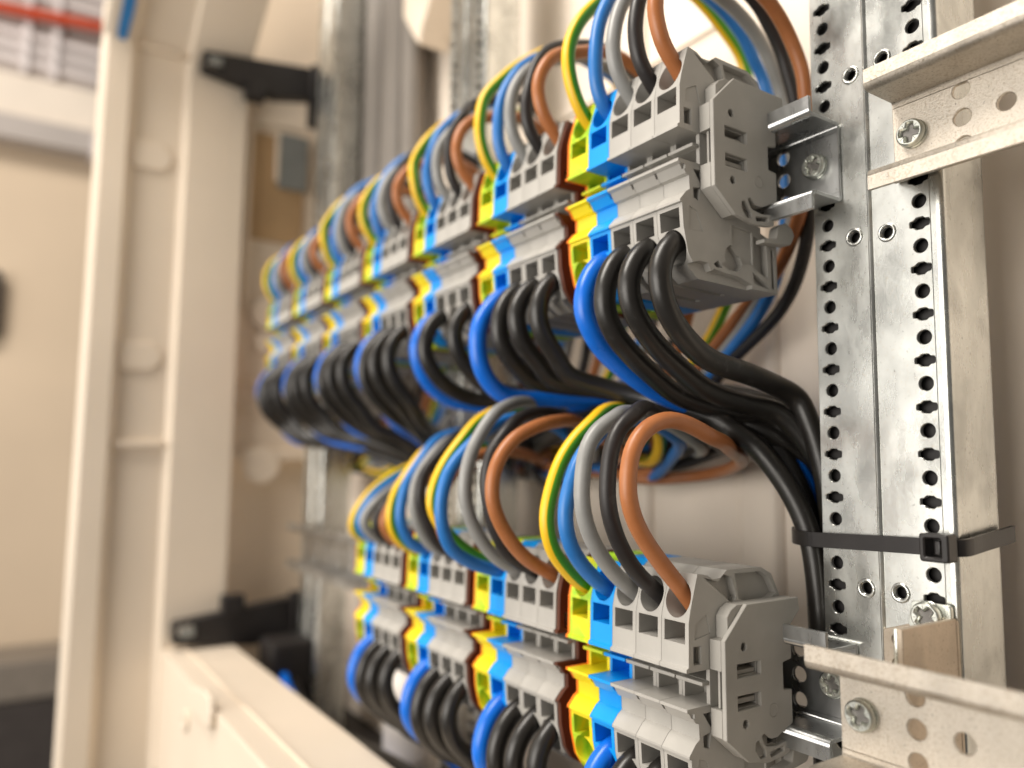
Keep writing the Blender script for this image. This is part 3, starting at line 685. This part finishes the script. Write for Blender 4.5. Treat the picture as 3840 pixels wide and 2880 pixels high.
for row in ('upper', 'lower'):
    for g in range(NCL[row]):
        for k in TH:
            if row == 'upper' and g == 2 and k == 'B': continue        # the photograph shows only three there
            x = XL[k]-PITCH*g; z0 = RAILZ[row]
            big = 1.0 + ((0.10 if k == 'N' else 0.24) if row == 'upper' and g >= 3 else 0)
            pts = [(x, -33, z0-23.5), (x, -40, z0-25.2)]
            for (y, z) in BUL2.get((row, g, k), BUL[k]):
                s = max(0, -(z+27))/32
                pts.append((x+J(0.6)*s, -46+(y+46)*(1+(big-1)*1.1), z0-27+(z+27)*big))
            if (g, k) in RUN and row == 'upper':
                mid, (tx, ty) = RUN[(g, k)]; pts += mid + dive(tx, ty, mid[-1])
            elif row == 'upper':
                cy, cz = conv(x, ci); ci += 1
                xe = -285
                pts += [(x+(xe-x)*0.10, -34, -76-6*(g-3)*0.3), (x+(xe-x)*0.42, -16+cy*0.4, -84+cz*0.4), (x+(xe-x)*0.75, 0+cy*0.6, -93+cz*0.6), (xe-6+cy*0.3, 16+cy*0.6, -106+cz*0.7), (xe+6, 30+cy*0.5, -130+cz*0.5), (xe+10+cz, 36+cy*0.4, -230)]
            else:
                cy, cz = conv(x, ci % 9); ci += 1
                pts += [(x+4, -33+J(3), z0-70), (x+16, -14+J(4), z0-80+J(3)), (x+34, 6+J(5), z0-92+J(4)), (x+52, 18, z0-120)]
            me, org = tube(pts, 3.75, 20, 2.2)
            o = link('cable', me, 'thickN' if k == 'N' else 'thickB', None, org)
            tag(o, f'{THN[k]}, {ORD[g]} cluster from steel post, {row} rail'.replace('thick blue cable from the blue block', 'thick blue cable curving down from the blue block'), 'cable', f'thick cables hanging below the {row} rail')

# ------------------------------------------------------------------ cable ties
t = thing('cable_tie', 'black cable tie with square head strapped round the post and black cables', 'cable tie', (0, 0, -122))
path = [(-37, 52), (-35, 24), (-28.5, 10), (-21.5, 2.0), (-16, -0.6), (-10, -0.4), (0, -0.2), (12, -0.25), (24, -0.6), (31.6, -0.4), (33.4, 1.5), (33.4, 10), (33.6, 29)]
pp = spline([(x, y, 0) for x, y in path], 1.5)
bm = bmesh.new(); prev = None
for i, c in enumerate(pp):
    d = (pp[min(i+1, len(pp)-1)]-pp[max(i-1, 0)]).normalized(); n = Vector((-d.y, d.x, 0))
    zz = -0.6 + 0.028*max(-12, c.x) + (0.10*max(0, c.y-1.0) if c.x > 31 else 0)
    hh = 2.35
    q = [bm.verts.new(Vector((c.x+n.x*s, c.y+n.y*s, zz+h))*S) for s, h in ((0.6, -hh), (0.6, hh), (-0.6, hh), (-0.6, -hh))]
    if prev:
        for a in range(4): bm.faces.new((prev[a], prev[(a+1) % 4], q[(a+1) % 4], q[a]))
    prev = q
bmesh.ops.recalc_face_normals(bm, faces=bm.faces)
me = bpy.data.meshes.new("strap"); bm.to_mesh(me); bm.free()
link('strap', smooth(me, 40), 'tie', t)
link('head', plate(fillet([(24.4, -3.6), (32.6, -3.6), (32.6, 4.2), (24.4, 4.2)], 1.0, 4), [fillet([(26.0, -2.2), (30.4, -2.2), (30.4, 2.8), (26.0, 2.8)], 0.5, 3)], 'Y', -6.2, -1.0, 0.45), 'tie', t)
link('pawl', boxm(28.3, 29.8, -5.2, -2.0, -1.6, 2.2, 0.3), 'tie', t)

bt = thing('cable_tie', 'black cable tie gripping the horizontal wire bundle behind the second cluster', 'cable tie', (-212, 42, -99))
link('strap', plate(circle(0, 0, 13.6, 40), [circle(0, 0, 12.6, 40)], 'X', -3, 3, 0.2), 'tie', bt)
link('head', boxm(-4.5, 4.5, -17.5, -12.5, -4.5, 4.5, 0.8), 'tie', bt)

# ------------------------------------------------------------------ cabinet back wall
wl = thing('cabinet_back_panel', 'cream moulded back panel behind the wires', 'panel', (0, 62, 0))
wl['kind'] = 'structure'
link('panel_sheet', boxm(-640, 420, 0, 6, -520, 620, 1.0), 'wall', wl)
for (xa, xb, d) in ((-96, -70, 4), (-44, -24, 3), (-178, -150, 4), (-330, -296, 5)):
    me = plate(fillet([(xa, 0.5), (xa+4, -d), (xb-4, -d), (xb, 0.5)], 3, 4), [], 'Z', -520, 620, 0)
    link('moulded_rib', me, 'wall', wl)
link('horizontal_groove', boxm(-260, 0, -2.0, 0.2, 118, 122, 0.8), 'wall', wl)

# side plate right behind the post, grey conduits, torn bracket
def cyl(x, y, z0, z1, r):
    me, org = tube([(x, y, z0), (x, y, (z0+z1)/2), (x, y, z1)], r, 32, 60)
    return me, org
for i, (x, y, r) in enumerate(((-503, 36, 12), (-479, 40, 10.5), (-459, 36, 9), (-441, 40, 10.5), (-420, 37, 9.5), (-401, 40, 9))):
    me, org = tube([(x, y, -60), (x+J(2), y, 60), (x+J(4), y, 200), (x+J(5), y, 420)], r, 24, 20)
    tag(link('riser_cable', me, 'conduit', None, org), f'grey upright cable behind the upper wires, {ORD[i]} from the cabinet side', 'cable', 'grey cables rising behind the upper wires')
me, org = cyl(-350, 24, -310, -233, 19)
tag(link('sleeve', me, 'white', None, org), 'white plastic sleeve standing behind the lower black cables', 'sleeve')
tb = thing('wall_bracket', 'cream moulded bracket with ragged edge above the wire loops', 'bracket', (-378, 44, 242))
link('bracket_plate', plate(fillet([(-20, 20), (6, -14), (10, -18), (14, -6), (26, 8), (44, 30), (60, 60), (60, 140), (-20, 140)], 3, 3), [], 'Y', -16, 10, 1), 'cream', tb)
link('bracket_fold', plate(fillet([(-18, 70), (20, 24), (52, 60), (52, 130), (-18, 130)], 4, 3), [], 'Y', -26, -16.2, 1), 'cream', tb)

# ------------------------------------------------------------------ cream cabinet frame (left upright, bottom beam, top beam)
fr = thing('cabinet_frame', 'cream plastic cabinet frame with wide flat inner faces standing open', 'cabinet frame', (-560, 0, 0))
# section in (outward n, depth y)
SEC = [(0, -51), (0, -102), (5, -103), (7, -106), (7, -144), (3, -148), (-1.5, -149), (-1.5, -168), (2, -172), (16, -172), (16, -51)]
SEC = fillet(SEC, 1.2, 3)
def beam(mapf, a, b):
    """sweep the section between two ends (straight), map (n, y, s) -> point"""
    bm = bmesh.new(); r = []
    for s in (a, b):
        r.append([bm.verts.new(Vector(mapf(n, y, s))*S) for n, y in SEC])
    N = len(SEC)
    for i in range(N): bm.faces.new((r[0][i], r[0][(i+1) % N], r[1][(i+1) % N], r[1][i]))
    bm.faces.new(r[0]); bm.faces.new(r[1])
    bmesh.ops.recalc_face_normals(bm, faces=bm.faces)
    me = bpy.data.meshes.new("beam"); bm.to_mesh(me); bm.free()
    return smooth(me, 35)
link('upright', beam(lambda n, y, s: (-n, y, s), -400, 292), 'cream', fr)
link('bottom_beam', boxm(0.5, 640, -101, -46, -345, -252, 1.2), 'cream', fr)
def top_pt(n, y, s): return (s*0.90, y, 262+n+s*0.62)
link('top_beam', beam(top_pt, -14, 190), 'cream', fr)
for z in (165, -10):
    me = plate(fillet([(-146, z-12), (-120, z-12), (-112, z-4), (-112, z+4), (-120, z+12), (-146, z+12)], 5, 5), [], 'X', -6.9, -4.5, 0.8)
    link('knockout_boss', me, 'cream', fr)
for z in (-84, 262):
    link('cross_rib', boxm(-7.5, -2.5, -146, -107, z-2.5, z+2.5, 0.8), 'cream', fr)
link('bottom_lug', plate(fillet([(126, -262), (132, -251), (150, -246), (176, -242), (192, -243), (196, -252), (196, -262)], 7, 6), [], 'Y', -105.5, -101.2, 1.0), 'cream', fr)
link('bottom_boss', plate(circle(113, -278, 7, 32), [circle(113, -278, 3.5, 24)], 'Y', -103.5, -100.8, 0.8), 'cream', fr)
link('beam_ridge', boxm(2, 620, -84, -82.4, -252.2, -250.6, 0.4), 'cream', fr)
bm = bmesh.new(); tp = []
for q, y0, y1 in ((-6, -160, -156), (6, -162, -154), (30, -161, -152), (62, -163, -154)):
    x, y, z = top_pt(-1.5, 0, q)
    tp.append([bm.verts.new(Vector((x+dx, yy, z-dx*1.45))*S) for dx in (0.5, 1.1) for yy in (y0, y1)])
for u, v in zip(tp, tp[1:]):
    for i, j in ((0, 1), (1, 3), (3, 2), (2, 0)): bm.faces.new((u[i], u[j], v[j], v[i]))
bm.faces.new([tp[0][i] for i in (0, 1, 3, 2)]); bm.faces.new([tp[-1][i] for i in (0, 1, 3, 2)])
bmesh.ops.recalc_face_normals(bm, faces=bm.faces)
me = bpy.data.meshes.new("tape"); bm.to_mesh(me); bm.free()
link('blue_tape', me, 'blue_mark', fr)

# cabinet side wall behind the upright
sw = thing('cabinet_side_panel', 'recessed cream cabinet side panel with brown opening and grey insert', 'panel', (-576, 0, 0))
sw['kind'] = 'structure'
link('side_sheet', boxm(-6, 0, -51, 62, -95, 420, 0.6), 'cream', sw)
link('side_sheet', boxm(-30, -24, -51, 62, -420, -95, 0.6), 'cream', sw)
link('edge_rail', boxm(0, 5, -50, 62, -96, -86, 1.5), 'cream', sw)
link('brown_board', boxm(0.2, 2.2, -44, 8, 110, 214, 0.5), 'tan', sw)
link('grey_insert', boxm(2.4, 9, -18, 10, 162, 216, 1.5), 'slate', sw)
link('insert_edge', boxm(2.4, 10, -21, -18.2, 168, 214, 1.0), 'cream', sw)
link('frame_strip', boxm(2.4, 6, -46, -42, 40, 222, 1.0), 'cream', sw)
link('frame_strip', boxm(2.4, 6, -46, 14, 222, 228, 1.0), 'cream', sw)
for (z, r) in ((160, 15), (20, 17), (132, 10)):
    link('round_knockout', plate([(y, zz) for y, zz in circle(-22, z-120, r, 32)], [], 'X', 2.3, 5.5, 1.0), 'cream', sw)
for (y, z, r) in ((-10, 40, 20), (-34, -38, 14)):
    link('round_knockout', plate(circle(y, z, r, 32), [circle(y, z, r*0.8, 32)], 'X', 0.2, 4.5, 1.0), 'cream', sw)

# black hinge clips
def hinge(label, z, s):
    t = thing('hinge_clip', label, 'hinge', (-545, 0, z), 'black hinge clips on the cabinet frame')
    link('arm', plate(fillet([(-95, -8), (-95, 9), (-72, 12), (4, 22), (6, -8), (-30, -16)], 2, 3), [fillet([(-92, -4), (-92, 6), (-78, 8), (-78, -5)], 1, 2)], 'X', -12, 2, 1.0), 'clip', t)
    link('latch_block', boxm(-8, 6, -58, -40, -18*s-6, -18*s+10, 1.5), 'clip', t)
    link('pivot_bracket', boxm(-10, 4, 2, 30, -34, 26, 2), 'clip', t)
    link('pin', boxm(2.2, 4.2, -90, -79, -3, 5, 0.8), 'slate', t)
hinge('black hinge clip at the top of the cream cabinet frame', 254, 1)
hinge('black hinge clip at the foot of the cream cabinet frame', -238, -1)
lb = tag(link('hinge_cover', boxm(-20, 20, -22, 20, -40, 34, 4), 'clip', None, (-505, -10, -276)), 'bulky black hinge cover below the lower hinge clip', 'cover')

# dark floor of the cabinet with loose cables
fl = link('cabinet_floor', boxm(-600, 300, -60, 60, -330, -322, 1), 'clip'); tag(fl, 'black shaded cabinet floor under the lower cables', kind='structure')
for i, (pts, m, lab) in enumerate((([(-500, -18, -266), (-460, -26, -272), (-420, -24, -279), (-360, -8, -290), (-300, 10, -305)], 'thickN', 'slack blue cable lying along the cabinet bottom'),
                              ([(-505, -8, -272), (-440, -22, -277), (-360, -24, -276), (-270, -14, -275), (-150, 0, -290)], 'thickB', 'slack black cable lying along the cabinet bottom'))):
    me, org = tube(pts, 3.75, 16, 4)
    tag(link('cable', me, m, None, org), lab, 'cable')

# ------------------------------------------------------------------ room beyond the cabinet
rw = link('room_wall', boxm(-1520, -1500, -900, 300, -900, 1300, 0), 'room'); tag(rw, 'warm cream painted room wall beyond the cabinet', kind='structure')
gl = thing('louvre_grille', 'pale slatted louvre grille high on the far wall', 'grille', (-1498, -180, 680))
link('back_board', boxm(0, 4, -170, 150, -64, 190, 1), 'mauve', gl)
for z in (-40, -14, 12, 95, 125):
    link('slat', boxm(4.5, 14, -170, 150, z-7, z+6, 1.5), 'lilac', gl)
for y in (-48, -2):
    link('upright_bar', boxm(15, 22, y-6, y+6, -66, 190, 1.5), 'lilac', gl)
me, org = tube([(-1468, -420, 706), (-1468, -180, 730), (-1468, 120, 758)], 11, 20, 30)
tag(link('pipe', me, 'red', None, org), 'red pipe running past the louvre grille', 'pipe')
lg = thing('wall_ledge', 'shaded mauve ledge projecting from the cream far wall', 'ledge', (-1500, -180, 500))
link('ledge_board', boxm(0.5, 46, -200, 66, -22, 22, 2), 'mauve', lg)
link('ledge_end', boxm(0.5, 50, 66.5, 84, -30, 16, 2), 'lilac', lg)
ub = tag(link('upper_wall_band', boxm(-1499.5, -1470, -460, -20, 524, 606, 3), 'wall'), 'cream band of wall between grille and ledge', kind='structure')
bx = thing('storage_box', 'dark brown storage box with tan lid low against the far wall', 'box', (-1480, -170, -480))
link('box_body', boxm(-10, 120, -200, 95, -330, 0, 4), 'dark', bx)
link('lid', boxm(-12, 124, -204, 99, 0.3, 62, 4), 'lid', bx)
link('latch', boxm(110, 126, 60, 92, -40, 40, 3), 'clip', bx)
dk = tag(link('pull_handle_bar', boxm(-1499, -1470, -262, -236, 120, 240, 8), 'dark'), 'dark upright handle on the far wall', 'handle')
